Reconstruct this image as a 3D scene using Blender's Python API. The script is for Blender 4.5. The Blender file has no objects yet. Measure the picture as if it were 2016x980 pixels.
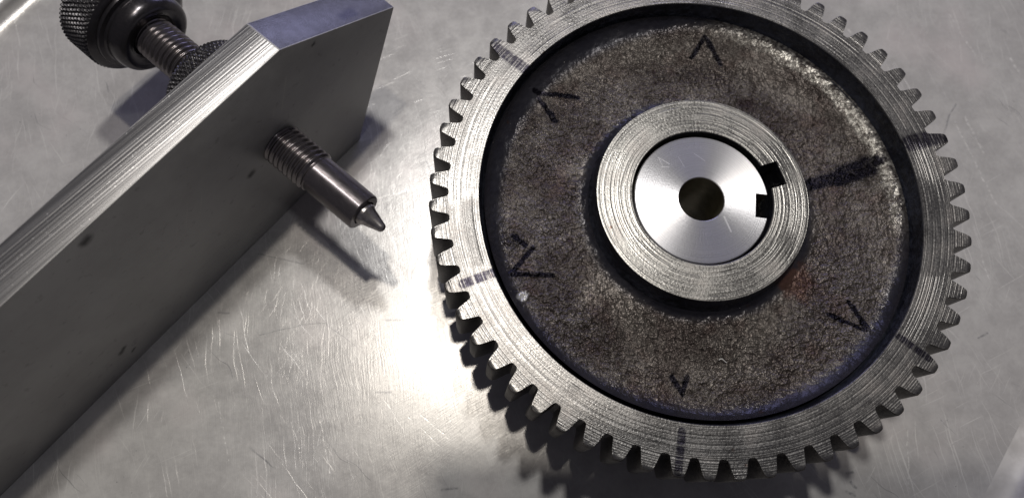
import bpy, bmesh, math, random
from mathutils import Matrix, Vector
random.seed(7)
S = 0.06                      # one model unit = the gear's tip radius = 60 mm
H = 0.50                      # height of the gear's machined top face above the bench
sc = bpy.context.scene
col = sc.collection

# ------------------------------------------------------------------ camera
CAM = Vector((-0.838171, -1.043770, 2.652794 + H))
cx = Vector((0.9986569, 0.0, 0.0518102))
cy = Vector((-0.0154776, 0.9543359, 0.2983343))
cz = Vector((-0.0494444, -0.2987355, 0.9530542))
cd = bpy.data.cameras.new('camera'); cam = bpy.data.objects.new('camera', cd); col.objects.link(cam)
m = Matrix.Identity(4)
for i in range(3):
    m[i][0], m[i][1], m[i][2], m[i][3] = cx[i], cy[i], cz[i], CAM[i] * S
cam.matrix_world = m
cd.sensor_width = 36.0; cd.lens = 36.0 * 1550 / 2016
cd.clip_start = 0.001; cd.clip_end = 20
cd.dof.use_dof = True; cd.dof.focus_distance = 2.75 * S; cd.dof.aperture_fstop = 16
sc.camera = cam

# ------------------------------------------------------------------ world and lamps
w = bpy.data.worlds.new('World'); sc.world = w; w.use_nodes = True
w.node_tree.nodes['Background'].inputs[0].default_value = (0.88, 0.84, 1.0, 1)
w.node_tree.nodes['Background'].inputs[1].default_value = 0.085
def lamp(name, loc, target, sx, sy, power, color):
    l = bpy.data.lights.new(name, 'AREA'); l.shape = 'RECTANGLE'
    l.size = sx * S; l.size_y = sy * S; l.energy = power; l.color = color
    o = bpy.data.objects.new(name, l); col.objects.link(o)
    o.location = Vector(loc) * S
    d = (Vector(target) - Vector(loc)).normalized()
    o.rotation_euler = d.to_track_quat('-Z', 'Y').to_euler()
    return o
def over(name, slope, h, size, power, color, base=(-0.8, -0.4)):
    lamp(name, (base[0] + slope[0] * h, base[1] + slope[1] * h, h), (base[0], base[1], 0), size, size, power, color)
over('bench_lamp', (0.04, 0.373), 14.0, 0.90, 3.5, (1.0, 0.97, 0.93))
over('ceiling_lamp_near', (-0.035, 0.165), 14.0, 0.46, 1.95, (1.0, 0.92, 0.82))
over('ceiling_lamp', (0.04, 0.04), 12.0, 0.6, 0.30, (0.97, 0.97, 1.0))
lamp('window', (1.5, 14.0, 4.2), (0, 0, 0.2), 9.0, 5.0, 2.3, (0.54, 0.54, 1.0))

vs = sc.view_settings
vs.view_transform = 'Standard'; vs.look = 'None'; vs.exposure = 0.0; vs.gamma = 1.0
sc.cycles.use_denoising = True; sc.cycles.denoising_prefilter = 'ACCURATE'
sc.cycles.max_bounces = 8
sc.cycles.sample_clamp_indirect = 0.8
sc.cycles.blur_glossy = 0.5

# ------------------------------------------------------------------ helpers
def tag(o, label=None, cat=None, group=None, kind=None):
    if label: o['label'] = label
    if cat: o['category'] = cat
    if group: o['group'] = group
    if kind: o['kind'] = kind
    return o
def empty(name, loc):
    o = bpy.data.objects.new(name, None); col.objects.link(o); o.location = Vector(loc) * S
    o.empty_display_size = 0.01
    return o
def mesh(name, verts, faces, mats, parent=None, smooth=True, fm=None, angle=35, bevel=0, bseg=2):
    me = bpy.data.meshes.new(name)
    if parent is not None and parent.name.startswith('bar_tool'): verts = [(v[0] * TK, v[1] * TK, v[2] * TK) for v in verts]
    me.from_pydata([(v[0] * S, v[1] * S, v[2] * S) for v in verts], [], faces)
    for mt in (mats if isinstance(mats, (list, tuple)) else [mats]): me.materials.append(mt)
    if fm:
        for p, i in zip(me.polygons, fm): p.material_index = i
    bm = bmesh.new(); bm.from_mesh(me); bmesh.ops.recalc_face_normals(bm, faces=bm.faces)
    if bevel:
        es = [e for e in bm.edges if e.is_manifold and e.calc_face_angle(0) > math.radians(25)]
        bmesh.ops.bevel(bm, geom=es, offset=bevel * S, segments=bseg, profile=0.5, affect='EDGES')
    if smooth:
        for f in bm.faces: f.smooth = True
        for e in bm.edges:
            e.smooth = not (e.is_manifold and e.calc_face_angle(0) > math.radians(angle))
    bm.to_mesh(me); bm.free()
    o = bpy.data.objects.new(name, me); col.objects.link(o)
    if parent: o.parent = parent
    return o
def lathe(profile, n, frame=None, close=True, rfun=None):
    """profile: list of (r, z); frame maps local (x,y,z) to a point. Returns verts, faces"""
    vs_, fs = [], []
    frame = frame or (lambda x, y, z: (x, y, z))
    for j, (r, z) in enumerate(profile):
        for i in range(n):
            a = 2 * math.pi * i / n
            rr = r if rfun is None else rfun(r, z, a, j)
            vs_.append(frame(rr * math.cos(a), rr * math.sin(a), z))
    K = len(profile)
    for j in range(K - (0 if close else 1)):
        j2 = (j + 1) % K
        for i in range(n):
            i2 = (i + 1) % n
            fs.append((j * n + i, j * n + i2, j2 * n + i2, j2 * n + i))
    return vs_, fs

# ------------------------------------------------------------------ material toolkit
class NT:
    def __init__(s, name, coord=None):
        s.mat = bpy.data.materials.new(name); s.mat.use_nodes = True
        s.t = s.mat.node_tree; s.b = s.t.nodes['Principled BSDF']
        tc = s.t.nodes.new('ShaderNodeTexCoord')
        if coord: tc.object = coord
        mp = s.t.nodes.new('ShaderNodeVectorMath'); mp.operation = 'SCALE'; mp.inputs['Scale'].default_value = 1 / S / (TK if coord is not None and coord.name.startswith('bar_tool') else 1)
        s.t.links.new(tc.outputs['Object'], mp.inputs[0]); s.co = mp.outputs[0]
    def set(s, sock, v):
        if hasattr(v, 'is_output'): s.t.links.new(v, sock)
        else: sock.default_value = v
    def math(s, op, a, b=0.0, c=None, clamp=False):
        n = s.t.nodes.new('ShaderNodeMath'); n.operation = op; n.use_clamp = clamp
        s.set(n.inputs[0], a); s.set(n.inputs[1], b)
        if c is not None: s.set(n.inputs[2], c)
        return n.outputs[0]
    def vm(s, op, a, b=None, sc=None):
        n = s.t.nodes.new('ShaderNodeVectorMath'); n.operation = op
        s.set(n.inputs[0], a)
        if b is not None: s.set(n.inputs[1], b)
        if sc is not None: s.set(n.inputs['Scale'], sc)
        return n.outputs['Value'] if op in ('LENGTH', 'DOT_PRODUCT', 'DISTANCE') else n.outputs[0]
    def sep(s, v):
        n = s.t.nodes.new('ShaderNodeSeparateXYZ'); s.t.links.new(v, n.inputs[0]); return n.outputs
    def comb(s, x, y, z):
        n = s.t.nodes.new('ShaderNodeCombineXYZ'); s.set(n.inputs[0], x); s.set(n.inputs[1], y); s.set(n.inputs[2], z); return n.outputs[0]
    def noise(s, v, scale, detail=4, rough=0.55, dist=0.0):
        n = s.t.nodes.new('ShaderNodeTexNoise'); s.t.links.new(v, n.inputs['Vector'])
        n.inputs['Scale'].default_value = scale; n.inputs['Detail'].default_value = detail
        n.inputs['Roughness'].default_value = rough; n.inputs['Distortion'].default_value = dist
        return n.outputs['Fac']
    def noise1(s, w, detail=2, rough=0.6):
        n = s.t.nodes.new('ShaderNodeTexNoise'); n.noise_dimensions = '1D'; s.t.links.new(w, n.inputs['W'])
        n.inputs['Scale'].default_value = 1.0; n.inputs['Detail'].default_value = detail; n.inputs['Roughness'].default_value = rough
        return n.outputs['Fac']
    def voro(s, v, scale, feat='F1', rnd=1.0):
        n = s.t.nodes.new('ShaderNodeTexVoronoi'); n.feature = feat; s.t.links.new(v, n.inputs['Vector'])
        n.inputs['Scale'].default_value = scale; n.inputs['Randomness'].default_value = rnd
        return n.outputs['Distance']
    def rng(s, v, a, b, c=0.0, d=1.0, smooth=True):
        n = s.t.nodes.new('ShaderNodeMapRange'); n.interpolation_type = 'SMOOTHSTEP' if smooth else 'LINEAR'
        s.set(n.inputs[0], v)
        for i, x in zip((1, 2, 3, 4), (a, b, c, d)): s.set(n.inputs[i], x)
        return n.outputs[0]
    def mix(s, f, a, b, mode='MIX'):
        n = s.t.nodes.new('ShaderNodeMix'); n.data_type = 'RGBA'; n.blend_type = mode
        s.set(n.inputs['Factor'], f)
        for k, x in ((6, a), (7, b)):
            s.set(n.inputs[k], x if hasattr(x, 'is_output') else (*x, 1) if len(x) == 3 else x)
        return n.outputs[2]
    def bump(s, h, dist, strength=1.0, normal=None):
        n = s.t.nodes.new('ShaderNodeBump'); n.inputs['Distance'].default_value = dist * S
        n.inputs['Strength'].default_value = strength; s.t.links.new(h, n.inputs['Height'])
        if normal is not None: s.t.links.new(normal, n.inputs['Normal'])
        return n.outputs[0]
    def mapping(s, v, rot=0.0, scale=(1, 1, 1), loc=(0, 0, 0)):
        # turn first, then stretch: stripes run along the direction -rot
        n = s.t.nodes.new('ShaderNodeMapping'); s.t.links.new(v, n.inputs[0])
        n.inputs['Rotation'].default_value = (0, 0, rot)
        k = s.t.nodes.new('ShaderNodeMapping'); s.t.links.new(n.outputs[0], k.inputs[0])
        k.inputs['Scale'].default_value = scale; k.inputs['Location'].default_value = loc
        return k.outputs[0]
    def strokes(s, segs, v=None, soft=0.35):
        """mask of line segments (ax, ay, bx, by, width) in model units"""
        x, y, _ = s.sep(v or s.co); p = s.comb(x, y, 0.0); out = None
        for ax, ay, bx, by, wd in segs:
            ba = (bx - ax, by - ay, 0.0); L2 = max(1e-9, ba[0] ** 2 + ba[1] ** 2)
            pa = s.vm('SUBTRACT', p, (ax, ay, 0.0))
            t = s.math('DIVIDE', s.vm('DOT_PRODUCT', pa, ba), L2, clamp=True)
            q = s.vm('SCALE', ba, sc=t)
            d = s.vm('DISTANCE', pa, q)
            mk = s.rng(d, wd * 0.5 * (1 - soft), wd * 0.5 * (1 + soft), 1.0, 0.0)
            out = mk if out is None else s.math('MAXIMUM', out, mk)
        return out
    def out(s, **kw):
        for k, v in kw.items():
            sock = s.b.inputs[k.replace('_', ' ')]
            if isinstance(v, tuple) and len(v) == 3: v = (*v, 1)
            s.set(sock, v)
        return s.mat
    def ramp2(s, f, a, b): return s.mix(f, a, b)

# ------------------------------------------------------------------ the things' roots (needed as texture spaces)
gear = tag(empty('gear', (0, 0, 0.0)), 'large cast iron spur gear with sixty teeth and black marker strokes, lying on the bench', 'gear')
BX = Vector((-1.337552, 0.430901, 0.0))                    # bar's lower end corner on the bench
TK = 1.057                                                 # real size of the bar tool against its drawing
BE = Vector((0.641904, 0.766785, 0.0)); BN = Vector((0.766785, -0.641904, 0.0))

# ---- bench steel
def bench_mat():
    n = NT('scratched_stainless')
    c = n.co
    wob = n.noise(c, 2.2, 3)
    cw = n.vm('ADD', c, n.comb(n.math('MULTIPLY', wob, 0.10), n.math('MULTIPLY', n.noise(c, 1.7, 1), -0.12), 0.0))
    m1 = n.noise(c, 3.2, 6, 0.62); m2 = n.noise(c, 11, 5, 0.6); m3 = n.noise(c, 55, 4, 0.7)
    mott = n.math('ADD', n.math('MULTIPLY', m1, 0.45), n.math('ADD', n.math('MULTIPLY', m2, 0.35), n.math('MULTIPLY', m3, 0.2)))
    colr = n.mix(n.rng(mott, 0.36, 0.64), (0.345, 0.338, 0.330), (0.455, 0.448, 0.435))
    colr = n.mix(n.math('MULTIPLY', n.rng(n.noise(c, 1.6, 3), 0.5, 0.72), 0.35), colr, (0.46, 0.40, 0.40))
    # directional scratch families (thin stretched noise)
    bright = None
    for deg, sx, sy, th, msc in ((-80, 2.2, 150, 0.66, 1.3), (-68, 2.6, 210, 0.67, 1.9), (-95, 4.5, 180, 0.67, 1.5), (-50, 2.4, 170, 0.69, 2.3), (25, 3.5, 190, 0.70, 1.1), (60, 5, 230, 0.70, 2.9)):
        v = n.mapping(cw, -math.radians(deg), (sx, sy, 1), (deg * 7, 3, 0))
        f = n.noise(v, 1.0, 1, 0.4)
        mk = n.rng(f, th, th + 0.06)
        mk = n.math('MULTIPLY', mk, n.rng(n.noise(c, msc, 2), 0.42, 0.62))
        bright = mk if bright is None else n.math('MAXIMUM', bright, mk)
    bright = n.math('MULTIPLY', bright, 0.40)
    tb = [(-1.249, 0.157, -1.045, 0.221, 0.006), (-1.19, 0.176, -1.126, 0.196, 0.009), (0.661, 0.543, 0.681, 0.513, 0.012), (-1.038, -0.734, -0.92, -0.83, 0.005), (-1.077, -0.749, -0.947, -0.865, 0.004), (-1.529, -0.39, -1.493, -0.285, 0.005), (-1.817, -0.695, -1.755, -0.914, 0.004), (-1.528, -0.771, -1.467, -0.932, 0.004), (-1.428, -0.732, -1.369, -0.96, 0.004), (1.426, 1.152, 1.512, 0.933, 0.006), (1.353, 0.586, 1.471, 0.191, 0.006), (1.406, 0.613, 1.458, 0.436, 0.008), (1.684, 0.925, 1.708, 0.858, 0.009), (1.357, -0.046, 1.378, -0.155, 0.005), (0.873, 1.105, 0.978, 0.971, 0.007), (0.922, -0.76, 0.891, -1.015, 0.004)]
    td = [(0.649, -0.957, 0.672, -0.954, 0.01), (0.659, -0.992, 0.675, -1.011, 0.01), (0.639, -1.03, 0.666, -1.043, 0.011), (-1.099, -0.216, -1.065, -0.084, 0.005), (-1.719, -0.094, -1.529, -0.135, 0.004), (-1.044, 0.33, -1.021, 0.283, 0.006), (1.279, -0.414, 1.327, -0.392, 0.007), (1.323, 0.606, 1.374, 0.677, 0.006), (1.291, 0.528, 1.33, 0.616, 0.006), (-1.212, -0.656, -1.152, -0.655, 0.008), (-1.186, -0.366, -1.128, -0.365, 0.008), (-1.856, -0.344, -1.816, -0.346, 0.006), (-1.686, -0.433, -1.529, -0.39, 0.003), (-1.529, -0.39, -1.429, -0.379, 0.003), (-1.429, -0.379, -1.302, -0.471, 0.003), (-0.943, -1.025, -0.885, -1.016, 0.007)]
    jit = n.vm('ADD', c, n.comb(n.math('MULTIPLY', n.math('SUBTRACT', n.noise(c, 14, 2), 0.5), 0.02), n.math('MULTIPLY', n.math('SUBTRACT', m2, 0.5), 0.02), 0.0))
    sb = n.math('MULTIPLY', n.strokes(tb, jit, 0.8), n.rng(m3, 0.42, 0.66, 0.0, 0.6))
    sd = n.math('MULTIPLY', n.strokes(td, jit, 0.8), n.rng(m3, 0.35, 0.6, 0.1, 0.6))
    bright = n.math('MAXIMUM', bright, sb)
    # dark hairline scratches and specks
    v = n.mapping(n.vm('ADD', c, n.comb(n.math('MULTIPLY', n.noise(c, 3.1, 2), 0.3), 0.0, 0.0)), 0.8, (3.2, 130, 1), (4, 9, 0))
    dk = n.math('MULTIPLY', n.rng(n.noise(v, 1.0, 1), 0.69, 0.74), n.rng(n.noise(c, 2.6, 2), 0.5, 0.65))
    sp = n.math('MULTIPLY', n.rng(n.voro(c, 34), 0.10, 0.05), n.rng(n.noise(c, 5, 2), 0.56, 0.64))
    dark = n.math('MAXIMUM', n.math('MAXIMUM', n.math('MULTIPLY', dk, 0.5), n.math('MULTIPLY', sp, 0.6)), sd)
    colr = n.mix(n.math('MULTIPLY', bright, 0.75), colr, (0.86, 0.85, 0.82))
    colr = n.mix(dark, colr, (0.08, 0.085, 0.10))
    rough = n.math('ADD', n.rng(mott, 0.3, 0.7, 0.20, 0.28), n.math('MULTIPLY', bright, -0.06))
    fine = n.noise(n.mapping(cw, math.radians(80), (9, 260, 1)), 1.0, 2); fine2 = n.noise(n.mapping(cw, math.radians(-35), (9, 240, 1)), 1.0, 2)
    hgt = n.math('ADD', n.math('MULTIPLY', m3, 0.35), n.math('MULTIPLY', bright, -0.6))
    hgt = n.math('ADD', hgt, n.math('ADD', n.math('MULTIPLY', fine, 0.5), n.math('MULTIPLY', fine2, 0.35)))
    return n.out(Base_Color=colr, Metallic=0.17, Roughness=rough, Normal=n.bump(hgt, 0.0015, 0.35))
BENCH = bench_mat()

RIMMARKS = [(142, .972, .825, .044), (-158.6, .935, .822, .034), (-99, .98, .850, .028), (-37.9, .958, .835, .026), (15.9, .985, .845, .066)]
def ring_steel(name, base, hi, marks=True, freq=100, metallic=0.9):
    n = NT(name, gear)
    c = n.co; x, y, z = n.sep(c)
    r = n.vm('LENGTH', n.comb(x, y, 0.0))
    rw = n.math('ADD', r, n.math('MULTIPLY', n.noise(c, 1.3, 1), 0.004))
    mk1 = n.rng(n.noise(c, 2.3, 2), 0.42, 0.58); mk2 = n.rng(n.noise(n.vm('ADD', c, (3.0, 5.0, 1.0)), 3.7, 2), 0.42, 0.58)
    ga = n.noise1(n.math('MULTIPLY', rw, freq), 2, 0.65); gb = n.noise1(n.math('ADD', n.math('MULTIPLY', rw, freq * 1.31), 17.3), 2, 0.65)
    gc = n.noise1(n.math('ADD', n.math('MULTIPLY', rw, freq * 0.8), 41.7), 2, 0.65)
    def lerp(f, a, b): return n.math('ADD', n.math('MULTIPLY', n.math('SUBTRACT', b, a), f), a)
    g = lerp(mk2, lerp(mk1, ga, gb), gc)
    g2 = lerp(mk1, n.noise1(n.math('MULTIPLY', rw, freq * 0.33), 2), n.noise1(n.math('ADD', n.math('MULTIPLY', rw, freq * 0.27), 9.1), 2))
    sp = n.noise(c, 120, 2, 0.7); mo = n.noise(c, 9, 5, 0.6)
    lines = n.rng(g, 0.36, 0.62)
    v = n.math('ADD', n.math('MULTIPLY', lines, 0.70), n.math('MULTIPLY', n.rng(sp, 0.35, 0.65), 0.30))
    colr = n.mix(v, base, hi)
    colr = n.mix(n.math('MULTIPLY', n.rng(g2, 0.60, 0.70), 0.45), colr, (0.10, 0.095, 0.09))
    colr = n.mix(n.math('MULTIPLY', n.rng(mo, 0.5, 0.7), 0.22), colr, (0.30, 0.27, 0.25))
    spots = n.math('MULTIPLY', n.rng(n.voro(c, 20), 0.16, 0.09), n.rng(n.noise(c, 6, 2), 0.60, 0.66))
    colr = n.mix(n.math('MULTIPLY', spots, 0.75), colr, (0.10, 0.06, 0.045))
    if marks:
        segs = []
        for a, r1, r2, wd in RIMMARKS:
            ca, sa = math.cos(math.radians(a)), math.sin(math.radians(a))
            segs.append((r1 * ca, r1 * sa, r2 * ca, r2 * sa, wd))
        ink = n.strokes(segs, c, 0.25)
        broken = n.rng(n.math('ADD', n.math('MULTIPLY', g, 0.8), n.math('MULTIPLY', n.noise(c, 40, 3), 0.35)), 0.54, 0.70, 0.97, 0.35)
        colr = n.mix(n.math('MULTIPLY', ink, broken), colr, (0.022, 0.02, 0.03))
    hgt = n.math('ADD', n.math('MULTIPLY', g, 0.9), n.math('MULTIPLY', sp, 0.3))
    return n.out(Base_Color=colr, Metallic=metallic, Roughness=n.math('ADD', n.rng(sp, 0.3, 0.7, 0.25, 0.36), n.rng(mo, 0.35, 0.65, -0.03, 0.08)), Normal=n.bump(hgt, 0.0027, 0.8))
RIM = ring_steel('turned_rim_steel', (0.128, 0.125, 0.122), (0.225, 0.220, 0.213))
HUBM = ring_steel('turned_hub_steel', (0.140, 0.137, 0.130), (0.228, 0.223, 0.211), marks=False, freq=90)

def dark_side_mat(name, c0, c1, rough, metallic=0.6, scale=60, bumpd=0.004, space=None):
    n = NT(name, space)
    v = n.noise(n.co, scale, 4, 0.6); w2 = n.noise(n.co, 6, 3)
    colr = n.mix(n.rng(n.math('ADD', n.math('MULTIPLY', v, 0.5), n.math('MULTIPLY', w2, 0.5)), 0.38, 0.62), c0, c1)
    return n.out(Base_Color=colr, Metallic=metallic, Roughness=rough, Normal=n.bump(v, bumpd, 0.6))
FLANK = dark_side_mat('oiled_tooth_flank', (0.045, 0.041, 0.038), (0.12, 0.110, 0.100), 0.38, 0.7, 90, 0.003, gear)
WALLM = dark_side_mat('painted_recess_wall', (0.016, 0.017, 0.024), (0.045, 0.050, 0.070), 0.28, 0.5, 40, 0.014, gear)
BOREM = dark_side_mat('shade_toned_bore', (0.12, 0.105, 0.065), (0.20, 0.18, 0.12), 0.3, 0.3, 30, 0.002, gear)  # darker than the bushing face: shade inside the hole put into the colour

def web_mat():
    n = NT('rough_cast_web', gear)
    c = n.co; x, y, z = n.sep(c); r = n.vm('LENGTH', n.comb(x, y, 0.0))
    n1 = n.noise(c, 30, 3, 0.6, 0.3); n2 = n.noise(c, 5, 4, 0.6); n3 = n.noise(c, 120, 3, 0.7)
    vo = n.voro(n.vm('ADD', c, n.comb(n.math('MULTIPLY', n1, 0.03), n.math('MULTIPLY', n3, 0.02), 0.0)), 62)
    n4 = n.noise(c, 56, 2, 0.55); pits = n.rng(n.voro(n.vm('ADD', c, n.vm('SCALE', n.comb(n4, n1, 0.0), sc=0.03)), 30), 0.10, 0.22)
    patch = n.rng(n.noise(c, 3.1, 4, 0.6), 0.38, 0.62)
    hgt = n.math('ADD', n.math('MULTIPLY', n1, 0.55), n.math('ADD', n.math('MULTIPLY', n4, n.math('ADD', 0.55, n.math('MULTIPLY', patch, 0.75))), n.math('MULTIPLY', pits, 0.16)))
    colr = n.mix(n.rng(n2, 0.36, 0.64), (0.052, 0.042, 0.038), (0.132, 0.118, 0.107))
    colr = n.mix(n.math('MULTIPLY', n.rng(n4, 0.50, 0.66), n.math('ADD', 0.03, n.math('MULTIPLY', patch, 0.14))), colr, (0.36, 0.335, 0.30))
    colr = n.mix(n.math('MULTIPLY', n.rng(n4, 0.46, 0.36), 0.45), colr, (0.045, 0.034, 0.030))
    colr = n.mix(n.math('MULTIPLY', n.rng(n.noise(c, 7, 5, 0.65), 0.52, 0.68), 0.5), colr, (0.075, 0.048, 0.042))
    # bright pitted casting crust near the outer fillet on the upper right side
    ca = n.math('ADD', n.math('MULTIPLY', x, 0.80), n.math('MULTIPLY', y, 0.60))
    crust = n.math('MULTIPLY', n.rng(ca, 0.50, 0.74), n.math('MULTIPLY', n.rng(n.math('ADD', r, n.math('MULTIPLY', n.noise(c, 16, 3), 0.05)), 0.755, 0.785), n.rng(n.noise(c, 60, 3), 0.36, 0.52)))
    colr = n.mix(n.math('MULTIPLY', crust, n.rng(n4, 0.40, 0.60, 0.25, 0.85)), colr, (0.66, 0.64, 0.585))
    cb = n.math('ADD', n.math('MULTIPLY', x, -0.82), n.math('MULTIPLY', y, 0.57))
    thr = n.math('SUBTRACT', n.math('ADD', 0.768, n.math('MULTIPLY', n.rng(ca, 0.3, 0.7), 0.04)), n.math('MULTIPLY', n.rng(cb, 0.35, 0.75), 0.030))  # dark paint band, widened at upper left to colour in the rim's shade
    paint_shade = n.rng(n.math('ADD', r, n.math('MULTIPLY', n.math('SUBTRACT', n.noise(c, 18, 3), 0.5), 0.03)), n.math('SUBTRACT', thr, 0.040), n.math('ADD', thr, 0.014))
    paint_shade = n.math('MAXIMUM', paint_shade, n.rng(n.math('ADD', r, n.math('MULTIPLY', n.math('SUBTRACT', n.noise(c, 14, 3), 0.5), 0.03)), 0.470, 0.424))
    colr = n.mix(n.math('MULTIPLY', paint_shade, 0.9), colr, (0.013, 0.014, 0.022))
    dk = n.math('MULTIPLY', n.rng(n.voro(c, 13), 0.15, 0.08), n.rng(n.noise(c, 3.3, 2), 0.5, 0.56))
    colr = n.mix(n.math('MULTIPLY', dk, 0.8), colr, (0.03, 0.018, 0.016))
    for (px, py, rad, cc, st) in ((0.356, -0.300, 0.085, (0.20, 0.075, 0.04), 0.6), (0.375, -0.315, 0.12, (0.035, 0.022, 0.02), 0.75),
                                  (0.238, 0.430, 0.050, (0.025, 0.015, 0.015), 0.85), (-0.655, -0.365, 0.026, (0.55, 0.55, 0.52), 0.9), (-0.70, -0.15, .05, (0.02, 0.018, 0.02), .6)):
        d = n.vm('DISTANCE', n.comb(x, y, 0.0), (px, py, 0.0))
        mk = n.rng(n.math('ADD', d, n.math('MULTIPLY', n.math('SUBTRACT', n.noise(c, 22, 4), 0.5), rad * 1.4)), rad * 0.35, rad, st, 0.0)
        colr = n.mix(mk, colr, cc)
    segs = [(0.03, 0.638, 0.089, 0.733, .020), (0.089, 0.733, 0.143, 0.609, .022), (-0.609, 0.461, -0.439, 0.443, .020), (-0.59, 0.435, -0.526, 0.338, .020),
            (-0.689, -0.132, -0.646, -0.167, .022), (-0.618, -0.176, -0.702, -0.279, .020), (-0.702, -0.279, -0.546, -0.277, .020),
            (0.461, -0.414, 0.595, -0.47, .018), (0.543, -0.362, 0.599, -0.465, .018), (-0.131, -0.644, -0.099, -0.706, .020), (-0.099, -0.706, -0.077, -0.644, .020),
            (0.455, 0.097, 0.60, 0.138, .056), (0.59, 0.138, 0.695, 0.178, .086), (0.69, 0.180, 0.735, 0.205, .050), (0.56, 0.105, 0.66, 0.140, .030)]
    jit = n.vm('ADD', c, n.comb(n.math('MULTIPLY', n.math('SUBTRACT', n.noise(c, 30, 3), 0.5), 0.022), n.math('MULTIPLY', n.math('SUBTRACT', n1, 0.5), 0.022), 0.0))
    ink = n.math('MULTIPLY', n.strokes(segs, jit, 0.3), n.rng(n4, 0.72, 0.52, 0.80, 0.99))
    colr = n.mix(ink, colr, (0.014, 0.013, 0.018))
    spk = n.rng(n.voro(c, 48), 0.075, 0.04); spk = n.math('MULTIPLY', spk, n.rng(n.noise(c, 13, 1), 0.60, 0.66))
    colr = n.mix(spk, colr, (0.75, 0.73, 0.68))
    return n.out(Base_Color=colr, Metallic=n.math('MAXIMUM', ink, n.math('SUBTRACT', 0.62, n.math('MULTIPLY', paint_shade, 0.2))), Roughness=n.math('SUBTRACT', n.rng(n.noise(c, 4, 4), 0.36, 0.62, 0.52, 0.38), n.math('MULTIPLY', paint_shade, 0.12)), Normal=n.bump(n.math('MULTIPLY', n.math('SUBTRACT', hgt, 0.88), n.math('SUBTRACT', 1.0, n.math('MULTIPLY', paint_shade, 0.85))), 0.022, 1.0))
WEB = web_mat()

def plug_mat():
    n = NT('faced_bright_steel', gear)
    c = n.co; x, y, z = n.sep(c); pc = n.vm('SUBTRACT', n.comb(x, y, 0.0), (-0.0035, -0.006, 0.0)); r = n.vm('LENGTH', pc)
    g = n.noise(n.comb(n.math('MULTIPLY', r, 260), 0.0, 0.0), 1.0, 2, 0.6)
    sc1 = n.strokes([(-0.155, 0.155, -0.115, 0.130, .0035), (-0.155, 0.155, -0.140, 0.118, .002), (-0.145, 0.118, -0.118, 0.118, .003), (-0.237, 0.06, -0.222, 0.050, .005),
                     (-0.02, 0.175, 0.02, 0.145, .002), (0.075, -0.075, 0.095, -0.13, .006), (-0.08, 0.16, -0.06, 0.12, .0015)], c, 0.6)
    colr = n.mix(n.rng(g, 0.3, 0.7), (0.37, 0.37, 0.385), (0.48, 0.48, 0.495))
    colr = n.mix(n.math('MULTIPLY', sc1, 0.6), colr, (0.9, 0.9, 0.9))
    tg = n.vm('NORMALIZE', pc)
    n.t.links.new(tg, n.b.inputs['Tangent'])
    return n.out(Base_Color=colr, Metallic=1.0, Roughness=0.38, Anisotropic=0.84, Normal=n.bump(n.math('ADD', g, n.math('MULTIPLY', n.noise(c, 200, 2), 0.3)), 0.0012, 0.5))
PLUG = plug_mat()

# ------------------------------------------------------------------ bench top
# floor sheet plus two pressed edges
floor_v, floor_f = [], []
def strip(name, p, q, prof, mat):
    """profile (offset outwards, height) swept from p to q; outwards = left of p->q"""
    p, q = Vector((*p, 0)), Vector((*q, 0)); d = (q - p).normalized(); o = Vector((-d.y, d.x, 0))
    vs_, fs = [], []
    N = 24
    for k in range(N + 1):
        b = p.lerp(q, k / N)
        for off, hh in prof: vs_.append(tuple(b + o * off + Vector((0, 0, hh))))
    K = len(prof)
    for k in range(N):
        for j in range(K - 1):
            fs.append((k * K + j, k * K + j + 1, (k + 1) * K + j + 1, (k + 1) * K + j))
    return mesh(name, vs_, fs, mat, smooth=True, angle=60)
tl0, tl1 = Vector((-2.927, 0.820)), Vector((-2.738, 1.080))
br0, br1 = Vector((1.414, -0.737)), Vector((1.183, -1.053))
dt = (tl1 - tl0).normalized(); db = (br1 - br0).normalized()
A0, A1 = tl0 - dt * 7, tl1 + dt * 7
B0, B1 = br0 - db * 7, br1 + db * 7
me_f = mesh('bench_top', [(A0.x, A0.y, 0), (A1.x, A1.y, 0), (B0.x, B0.y, 0), (B1.x, B1.y, 0)], [(0, 1, 2, 3)], BENCH, smooth=False)
tag(me_f, kind='structure')
def edge_profile():
    pr = [(0, 0)]
    for k in range(1, 9): t = k / 8 * math.pi / 2; pr.append((0.10 * math.sin(t), 0.045 * (1 - math.cos(t))))
    for k in range(1, 9): t = k / 8 * math.pi / 2; pr.append((0.10 + 0.055 * (1 - math.cos(t)), 0.045 + 0.030 * math.sin(t)))
    pr += [(0.18, 0.076), (0.21, 0.075), (0.25, 0.072), (0.28, 0.050), (0.30, 0.0), (0.302, -0.25)]
    return pr
tag(strip('bench_top_edge', A0, A1, edge_profile(), BENCH), kind='structure')
n = NT('dull_edge_steel'); e1 = n.noise(n.co, 9, 5)
DULL = n.out(Base_Color=n.mix(n.rng(e1, 0.35, 0.65), (0.36, 0.35, 0.34), (0.48, 0.47, 0.455)), Metallic=0.1, Roughness=0.55, Normal=n.bump(n.noise(n.co, 60, 3), 0.002, 0.4))
tag(strip('bench_top_edge', B0, B1, edge_profile(), DULL), kind='structure')
n = NT('dark_floor'); FL = n.out(Base_Color=n.mix(n.noise(n.co, 1.5, 4), (0.05, 0.04, 0.032), (0.09, 0.07, 0.055)), Roughness=0.6)
tag(mesh('floor', [(-60, -60, -12), (60, -60, -12), (60, 60, -12), (-60, 60, -12)], [(0, 1, 2, 3)], FL, smooth=False), kind='structure')

# ------------------------------------------------------------------ the gear
TOP_ = H
RT, RR, TB = 1.0, 0.929, TOP_ - 0.25        # tip, root, underside height
TOP = H
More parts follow.
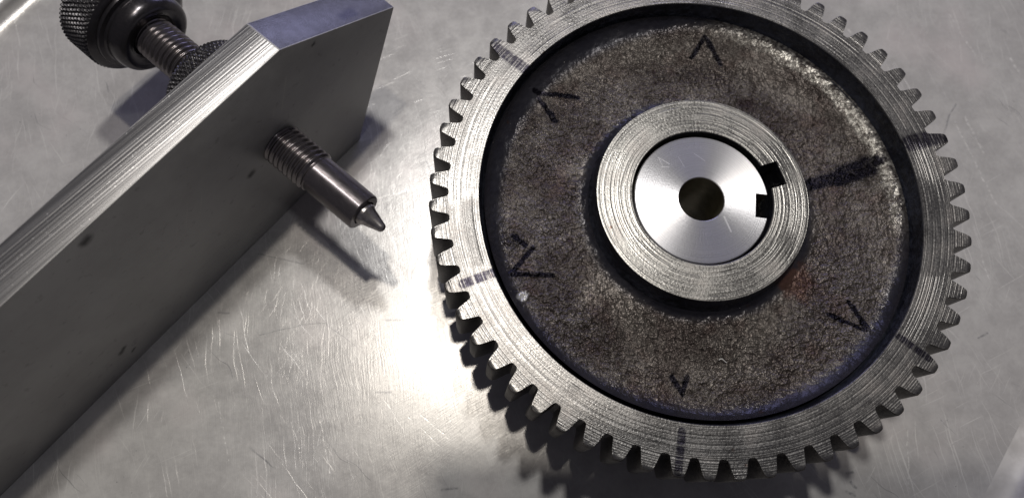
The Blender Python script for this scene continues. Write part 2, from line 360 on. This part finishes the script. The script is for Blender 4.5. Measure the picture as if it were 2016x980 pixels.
# rim ring
prof = [(RR, TB), (RR, TOP), (0.8215, TOP), (0.8190, TOP - 0.003), (0.812, TOP - 0.05), (0.806, TOP - 0.075), (0.795, TOP - 0.09), (0.795, TB + 0.02), (0.83, TB)]
v, f = lathe(prof, 480)
fm = []
for j in range(len(prof)):
    fm += [1 if j in (0, 6, 7, 8) else (0 if j in (1, 2) else 2)] * 480
mesh('rim', v, f, [RIM, FLANK, WALLM], gear, fm=fm, angle=30)
# tooth: outline in (r, half width angle offset); points listed tip-centred, along +x
hw = [(RR, 0.0400), (0.934, 0.0362), (0.940, 0.0340), (0.954, 0.0306), (0.968, 0.0275), (0.980, 0.0243), (0.990, 0.0203), (0.9955, 0.0174), (0.9990, 0.0130)]
def tooth_mesh(j=0.0):
    out = []
    for r, h_ in hw: out.append((r, -h_ - j * (r - RR)))
    out.append((1.0005, 0.0))
    for r, h_ in reversed(hw): out.append((r, h_))
    na = 7
    base = []
    for k in range(1, na): base.append((RR, 0.0400 - 2 * 0.0400 * k / na))
    def P(r, t, z, ins=0.0):
        if ins and r > RR + 1e-6: r = r - 1.3 * ins * (r - RR) / (RT - RR); t = t * (1 - ins * 14)
        return (math.sqrt(max(0, r * r - t * t)), t, z) if r <= RR + 1e-6 else (r, t, z)
    ring = out + base; n_ = len(ring)
    levels = [(TB, 0.004), (TB + 0.005, 0.0), (TOP - 0.0045, 0.0), (TOP - 0.0015, 0.0014), (TOP, 0.0036)]
    vs_ = [P(r, t, z, ins) for z, ins in levels for r, t in ring]
    fs, fmm = [], []
    for l in range(len(levels) - 1):
        for i in range(n_):
            i2 = (i + 1) % n_
            fs.append((l * n_ + i, l * n_ + i2, (l + 1) * n_ + i2, (l + 1) * n_ + i)); fmm.append(1)
    fs.append(tuple(range(n_))[::-1]); fmm.append(1)
    fs.append(tuple(range((len(levels) - 1) * n_, len(levels) * n_))); fmm.append(0)
    return vs_, fs, fmm
v, f, fmm = tooth_mesh()
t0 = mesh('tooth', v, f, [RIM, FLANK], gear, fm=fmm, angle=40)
A_0 = math.radians(129.056)
for k in range(60):
    o = t0 if k == 0 else t0.copy()
    if k: col.objects.link(o); o.parent = gear
    o.rotation_euler.z = A_0 + 2 * math.pi * k / 60 + random.uniform(-1, 1) * 0.0006
# web: dished rough floor between rim and hub
from mathutils import noise as mn
def web_z(r, a=0.0):
    zf = TOP - 0.098
    k_ = 0.5 + 0.5 * math.cos(a - math.radians(38)); k_ = k_ * k_
    wd = 0.098 - 0.072 * k_; hh = 0.088 - 0.066 * k_
    if r > 0.8005 - wd: t = (r - 0.8005 + wd) / wd; zf += hh * (1 - math.sqrt(max(0, 1 - t * t * 0.96)))
    if r < 0.455: t = (0.455 - r) / 0.05; zf += 0.022 * t * t
    return zf
vs_, fs = [], []
NR, NA = 110, 720
for j in range(NR + 1):
    r = 0.400 + (0.8005 - 0.400) * j / NR
    for i in range(NA):
        a = 2 * math.pi * i / NA; x, y = r * math.cos(a), r * math.sin(a)
        fall = min(1, (r - 0.400) / 0.02, (0.8005 - r) / 0.01)
        d = 0.0045 * mn.noise((x * 7, y * 7, 0.3)) + 0.0035 * mn.noise((x * 22, y * 22, 2.0)) + 0.0022 * mn.noise((x * 60, y * 60, 5.0))
        vs_.append((x, y, web_z(r, a) + d * fall))
for j in range(NR):
    for i in range(NA):
        i2 = (i + 1) % NA
        fs.append((j * NA + i, j * NA + i2, (j + 1) * NA + i2, (j + 1) * NA + i))
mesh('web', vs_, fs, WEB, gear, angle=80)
v, f = lathe([(0.40, TB + 0.06), (0.80, TB + 0.06), (0.80, TB + 0.075), (0.40, TB + 0.075)], 96)
mesh('web_underside', v, f, WEB, gear)
# hub with keyway
outl = []
kc = math.radians(18.6); hb = math.asin(0.0475 / 0.2605); ho = math.asin(0.0475 / 0.322)
na = 150
for k in range(na + 1):
    a = kc + hb + (2 * math.pi - 2 * hb) * k / na; outl.append((a, 0.2605))
for k in range(9):
    a = kc - ho + 2 * ho * k / 8; outl.append((a, 0.3185 / math.cos(a - kc)))
n_ = len(outl)
def ringpts(kind, z):
    pts = []
    for a, r in outl:
        rr = r if kind is None else (r + 0.0025 if kind == 'ch' else kind)
        pts.append((rr * math.cos(a), rr * math.sin(a), z))
    return pts
# outer circle angles: spread evenly, aligned with the outline order
def outer(R, z):
    pts = []
    for i, (a, r) in enumerate(outl):
        pts.append((R * math.cos(a), R * math.sin(a), z))
    return pts
rings = [ringpts(None, 0.0), ringpts(None, TOP - 0.0025), ringpts('ch', TOP), outer(0.3915, TOP), outer(0.3935, TOP - 0.002), outer(0.396, TOP - 0.03), outer(0.401, TOP - 0.06), outer(0.412, TOP - 0.080), outer(0.418, TOP - 0.10), outer(0.418, 0.0)]
vs_ = [p for rg in rings for p in rg]; fs, fm = [], []
for j in range(len(rings)):
    j2 = (j + 1) % len(rings)
    for i in range(n_):
        i2 = (i + 1) % n_
        fs.append((j * n_ + i, j * n_ + i2, j2 * n_ + i2, j2 * n_ + i)); fm.append(0 if j in (1, 2, 3) else 1)
hub = mesh('hub', vs_, fs, [HUBM, WALLM], gear, fm=fm, angle=30)

# ------------------------------------------------------------------ bright bushing inside the hub
bush = tag(empty('bushing', (-0.0035, -0.006, 0)), 'shiny turned steel bushing with a centre hole and key slot, seated in the gear hub', 'bushing')
outl = []
R_ = 0.2490; kc = math.radians(-6.0); hb = math.asin(0.0475 / R_)
for k in range(161):
    a = kc + hb + (2 * math.pi - 2 * hb) * k / 160; outl.append((R_ * math.cos(a), R_ * math.sin(a)))
for t in (-1, -0.5, 0, 0.5, 1):
    u_, w_ = 0.203, 0.0475 * t
    outl.append((u_ * math.cos(kc) - w_ * math.sin(kc), u_ * math.sin(kc) + w_ * math.cos(kc)))
n_ = len(outl); zt = TOP - 0.008
hole = []
h1 = math.radians(36)
for k in range(161):
    a = kc + h1 + (2 * math.pi - 2 * h1) * k / 160; hole.append((0.0845 * math.cos(a), 0.0845 * math.sin(a)))
for k in range(5):
    a = kc - h1 * (1 - (k + 0.5) / 2.5) * 0.8; hole.append((0.0845 * math.cos(a), 0.0845 * math.sin(a)))
def sc_(pts, k, z): return [(x * k, y * k, z) for x, y in pts]
rings = [sc_(outl, 1, 0.0), sc_(outl, 1, zt - 0.004), sc_(outl, 0.986, zt), sc_(hole, 1.03, zt), sc_(hole, 1.0, zt - 0.0025), sc_(hole, 1.0, 0.0)]
vs_ = [p for rg in rings for p in rg]; fs = []; fm = []
for j in range(len(rings)):
    j2 = (j + 1) % len(rings)
    for i in range(n_):
        i2 = (i + 1) % n_
        fs.append((j * n_ + i, j * n_ + i2, j2 * n_ + i2, j2 * n_ + i)); fm.append(1 if j in (0, 4, 5) else 0)
mesh('bushing_body', vs_, fs, [PLUG, BOREM], bush, fm=fm, angle=20)

# a curl of swarf on the web
cu = []
for k in range(9):
    t = k / 8; cu.append((0.038 + 0.028 * t, -0.585 + 0.005 * math.sin(t * 5) - 0.004 * t, TOP - 0.086 + 0.004 * math.sin(t * 3)))
vs_, fs = [], []
for p in cu:
    for q in range(5):
        a = 2 * math.pi * q / 5; vs_.append((p[0], p[1] + 0.0022 * math.cos(a), p[2] + 0.0016 * math.sin(a)))
for k in range(8):
    for q in range(5): fs.append((k * 5 + q, k * 5 + (q + 1) % 5, (k + 1) * 5 + (q + 1) % 5, (k + 1) * 5 + q))
fs += [tuple(range(5)), tuple(range(40, 45))]
n = NT('swarf_metal'); SW = n.out(Base_Color=(0.8, 0.8, 0.78), Metallic=0.6, Roughness=0.3)
tag(mesh('metal_shaving', vs_, fs, SW), 'tiny bright metal shaving lying on the rough cast web of the gear', 'metal shaving')

# ------------------------------------------------------------------ the bar tool
tool = tag(empty('bar_tool', tuple(BX)), 'flat steel bar standing on edge beside the gear, with a knurled black screw through it', 'tool')
tool.rotation_euler.z = math.atan2(BE.y, BE.x)     # local x = along bar (to its end), local y = away from the face seen, z = up
BTH = 0.138
def bar_mats():
    # dark mill face
    n = NT('dark_mill_face', tool); c = n.co; x, y, z = n.sep(c)
    a = n.noise(n.comb(x, z, 0.0), 4, 5, 0.6); b = n.noise(n.comb(n.math('MULTIPLY', x, 1), n.math('MULTIPLY', z, 1), 0.0), 26, 4)
    colr = n.mix(n.rng(a, 0.35, 0.65), (0.265, 0.262, 0.256), (0.325, 0.322, 0.314))
    colr = n.mix(n.math('MULTIPLY', n.rng(b, 0.6, 0.72), 0.25), colr, (0.05, 0.045, 0.042))
    pxz = n.comb(x, z, 0.0)
    dents = n.strokes([(-0.447, 0.452, -0.436, 0.455, .024), (-0.935, 0.850, -0.924, 0.853, .030), (-0.013, 0.826, 0.012, 0.832, .020), (-0.055, 0.795, -0.047, 0.797, .012),
                       (-1.183, 0.156, -1.163, 0.172, .018), (-1.16, 0.10, -1.15, 0.105, 0.012)], n.vm('ADD', pxz, n.vm('SCALE', n.comb(b, n.noise(c, 31, 3), 0.0), sc=0.018)), 0.9)
    colr = n.mix(n.math('MULTIPLY', dents, 0.8), colr, (0.012, 0.011, 0.011))
    scr = n.noise(n.mapping(pxz, -1.1, (3, 160, 1)), 1.0, 1)
    sm = n.math('MULTIPLY', n.rng(scr, 0.70, 0.75), n.rng(n.noise(pxz, 3, 2), 0.5, 0.62))
    sm2 = n.strokes([(-0.25, 0.62, -0.19, 0.75, .005), (-0.30, 0.60, -0.26, 0.68, .004), (-0.36, 0.50, -0.32, 0.56, .004)], pxz, 0.9)
    colr = n.mix(n.math('MULTIPLY', n.math('MAXIMUM', sm, sm2), 0.40), colr, (0.42, 0.40, 0.37))
    face = n.out(Base_Color=colr, Metallic=0.45, Roughness=n.math('ADD', n.rng(a, 0.3, 0.7, 0.40, 0.52), n.math('MULTIPLY', n.noise(n.mapping(pxz, 0, (2, 140, 1)), 1.0, 2), 0.10)), Normal=n.bump(n.noise(n.mapping(pxz, 0, (3, 170, 1)), 1.0, 2), 0.0012, 0.5))
    # milled top
    n = NT('milled_top', tool); c = n.co
    v1 = n.mapping(c, math.radians(2.5), (0.45, 165, 1)); v2 = n.mapping(c, math.radians(1), (0.3, 40, 1), (3, 1, 0))
    g1 = n.noise(v1, 1.0, 2, 0.6); g2 = n.noise(v2, 1.0, 2, 0.5); sp = n.noise(c, 150, 2)
    colr = n.mix(n.rng(g1, 0.34, 0.66), (0.18, 0.178, 0.18), (0.29, 0.288, 0.29))
    colr = n.mix(n.math('MULTIPLY', n.rng(g2, 0.58, 0.68), 0.4), colr, (0.16, 0.155, 0.155))
    pit = n.math('MULTIPLY', n.rng(n.voro(n.mapping(c, 0, (1, 2.2, 1)), 26), 0.13, 0.06), n.rng(n.noise(c, 9, 2), 0.52, 0.60))
    colr = n.mix(n.math('MULTIPLY', pit, 0.7), colr, (0.09, 0.08, 0.08))
    glint = n.math('MULTIPLY', n.rng(sp, 0.66, 0.72), n.rng(g1, 0.45, 0.6))
    colr = n.mix(n.math('MULTIPLY', glint, 0.8), colr, (0.95, 0.95, 0.94))
    top = n.out(Base_Color=colr, Metallic=0.9, Roughness=0.38, Normal=n.bump(n.math('ADD', g1, n.math('MULTIPLY', g2, 0.35)), 0.0026, 0.7))
    # smooth end cuts
    n = NT('ground_end_cut', tool); c = n.co
    g = n.noise(c, 30, 4); st = n.strokes([(0.11, 0.045, 0.15, 0.055, .030), (0.13, 0.04, 0.155, 0.04, .016)], n.vm('ADD', c, n.vm('SCALE', n.comb(g, g, 0.0), sc=0.02)), 0.9)
    colr = n.mix(n.rng(g, 0.35, 0.65), (0.105, 0.105, 0.10), (0.13, 0.13, 0.125))
    colr = n.mix(n.math('MULTIPLY', st, 0.6), colr, (0.05, 0.05, 0.07))
    cut = n.out(Base_Color=colr, Metallic=0.85, Roughness=0.42, Normal=n.bump(n.noise(c, 140, 2), 0.002, 0.5))
    return face, top, cut
FACE, TOPM, CUT = bar_mats()
poly = [(0, 0), (0.290, 0.606), (-0.172, 0.892), (-2.6, 0.885), (-2.6, 0)]
vs_ = [(x, 0, z) for x, z in poly] + [(x, BTH, z) for x, z in poly]
fs = [(0, 1, 2, 3, 4), (9, 8, 7, 6, 5)] + [(i, i + 5, (i + 1) % 5 + 5, (i + 1) % 5) for i in range(5)]
mesh('bar_body', vs_, fs, [FACE, TOPM, CUT], tool, fm=[0, 0, 2, 2, 1, 0, 0], bevel=0.0035, angle=30)

# screw axis: local point (xs, *, zs), +axis towards -y (out of the seen face)
XS, ZS = -0.3055, 0.458
fr = lambda x, y, z: (XS + x, -z, ZS + y)           # lathe z = distance out of the face
n = NT('worn_oxide', tool); c = n.co
s1 = n.noise(n.mapping(c, 0, (1, 0.25, 1)), 120, 3)
OX = n.out(Base_Color=n.mix(n.rng(s1, 0.35, 0.65), (0.15, 0.137, 0.140), (0.175, 0.160, 0.163)), Metallic=0.9, Roughness=n.rng(s1, 0.3, 0.7, 0.21, 0.25))
n = NT('black_oxide', tool); c = n.co
s1 = n.noise(c, 100, 3)
OXD = n.out(Base_Color=n.mix(n.rng(s1, 0.35, 0.65), (0.050, 0.048, 0.052), (0.062, 0.058, 0.062)), Metallic=0.85, Roughness=n.rng(s1, 0.3, 0.7, 0.22, 0.26))
n = NT('black_knurl', tool); c = n.co
s1 = n.noise(c, 90, 3)
KN = n.out(Base_Color=n.mix(n.rng(s1, 0.4, 0.65), (0.04, 0.038, 0.043), (0.09, 0.088, 0.092)), Metallic=0.7, Roughness=0.36)
def thread(z0, z1, r, depth, pitch, nu=56, runout=0.01):
    pr = []
    ns = int((z1 - z0) / pitch * 9)
    zs = [z0 + (z1 - z0) * k / ns for k in range(ns + 1)]
    def rf(r_, z, a, j):
        ph = (z / pitch + a / (2 * math.pi)) % 1.0
        tri = abs(ph - 0.5) * 2
        tri = min(1, max(0, (tri - 0.12) / 0.72))
        e = min(1, max(0, min(z - z0, z1 - z) / runout))
        return r_ - depth * (tri * e + (1 - e) * 0.9)
    v, f = lathe([(r, z) for z in zs], nu, fr, close=False, rfun=rf)
    n0 = len(zs)
    f.append(tuple(range(nu))[::-1]); f.append(tuple(range((n0 - 1) * nu, n0 * nu)))
    return v, f
v, f = thread(-0.66, 0.176, 0.0775, 0.0105, 0.0215)
mesh('threaded_screw', v, f, OX, tool, angle=70)
def solid(prof, nseg=64):
    v, f = lathe(prof, nseg, fr, close=False)
    f.append(tuple(range(nseg))[::-1]); f.append(tuple(range((len(prof) - 1) * nseg, len(prof) * nseg)))
    return v, f
v, f = solid([(0.0660, 0.165), (0.0700, 0.1735), (0.0685, 0.1765), (0.0685, 0.384), (0.0670, 0.3875), (0.0640, 0.3895), (0.046, 0.3895), (0.0445, 0.384), (0.0445, 0.35)])
mesh('sleeve', v, f, OX, tool, angle=30)
tipp = [(0.041, 0.35), (0.041, 0.400), (0.0395, 0.404), (0.034, 0.412), (0.0175, 0.466)]
for k in range(1, 7): t = k / 6 * math.pi / 2.05; tipp.append((0.0165 * math.cos(t) + 0.0003, 0.468 + 0.014 * math.sin(t)))
v, f = solid(tipp)
n = NT('bare_steel_tip', tool); BT = n.out(Base_Color=n.mix(n.rng(n.noise(n.co, 60, 3), 0.4, 0.6), (0.30, 0.28, 0.275), (0.42, 0.40, 0.39)), Metallic=0.95, Roughness=0.27)
mesh('pointed_pin', v, f, BT, tool, angle=35)
# knurled lock nut against the bar, then the big knob
def knurled(z0, z1, r, h_, nd, cham, nu=720, nz=70):
    zs = [z0 + (z1 - z0) * k / nz for k in range(nz + 1)]
    pitch = 2 * math.pi * r / nd
    def rf(r_, z, a, j):
        u_ = a * nd / (2 * math.pi); w_ = z / pitch * 0.62
        p1 = abs(((u_ + w_) % 1) - 0.5) * 2; p2 = abs(((u_ - w_) % 1) - 0.5) * 2
        e = min(z - z0, z1 - z); c_ = max(0, cham - e)
        return r_ - h_ * (1 - min(p1, p2) * 1.6 if min(p1, p2) < 0.62 else 0.0) - c_ * 0.9
    v, f = lathe([(r, z) for z in zs], nu, fr, close=False, rfun=rf)
    f.append(tuple(range(nu))[::-1]); f.append(tuple(range(nz * nu, (nz + 1) * nu)))
    return v, f
v, f = knurled(-0.385, -BTH - 0.001, 0.168, 0.0075, 62, 0.018)
mesh('lock_nut', v, f, KN, tool, angle=25)
v, f = solid([(0.070, -0.640), (0.078, -0.628), (0.100, -0.617), (0.122, -0.613), (0.132, -0.617), (0.142, -0.628), (0.148, -0.645), (0.150, -0.668), (0.150, -0.682), (0.155, -0.689), (0.170, -0.694), (0.173, -0.700), (0.173, -0.706), (0.192, -0.711), (0.199, -0.719), (0.10, -0.73)], 128)
mesh('knob_collar', v, f, OXD, tool, angle=35)
v, f = knurled(-0.86, -0.716, 0.206, 0.0085, 74, 0.012, nu=864, nz=50)
mesh('knurled_knob', v, f, KN, tool, angle=25)

# ------------------------------------------------------------------ the phone that takes the picture (out of view, placed so its shadow darkens the bench)
n = NT('phone_black'); PH = n.out(Base_Color=(0.01, 0.01, 0.012), Roughness=0.3)
def pc(x, y, d): return tuple(CAM + cx * x + cy * y + cz * d)
c8 = [(-0.22, 0.90), (2.3, 0.90), (2.3, -0.40), (-0.22, -0.40)]
vs_ = [pc(x, y, 0.03) for x, y in c8] + [pc(x, y, 0.16) for x, y in c8]
fs = [(0, 1, 2, 3), (7, 6, 5, 4)] + [(i, (i + 1) % 4, (i + 1) % 4 + 4, i + 4) for i in range(4)]
tag(mesh('smartphone', vs_, fs, PH, bevel=0.04, bseg=3), 'black smartphone held above the bench, out of view, placed so that its shadow darkens the bench', 'phone')
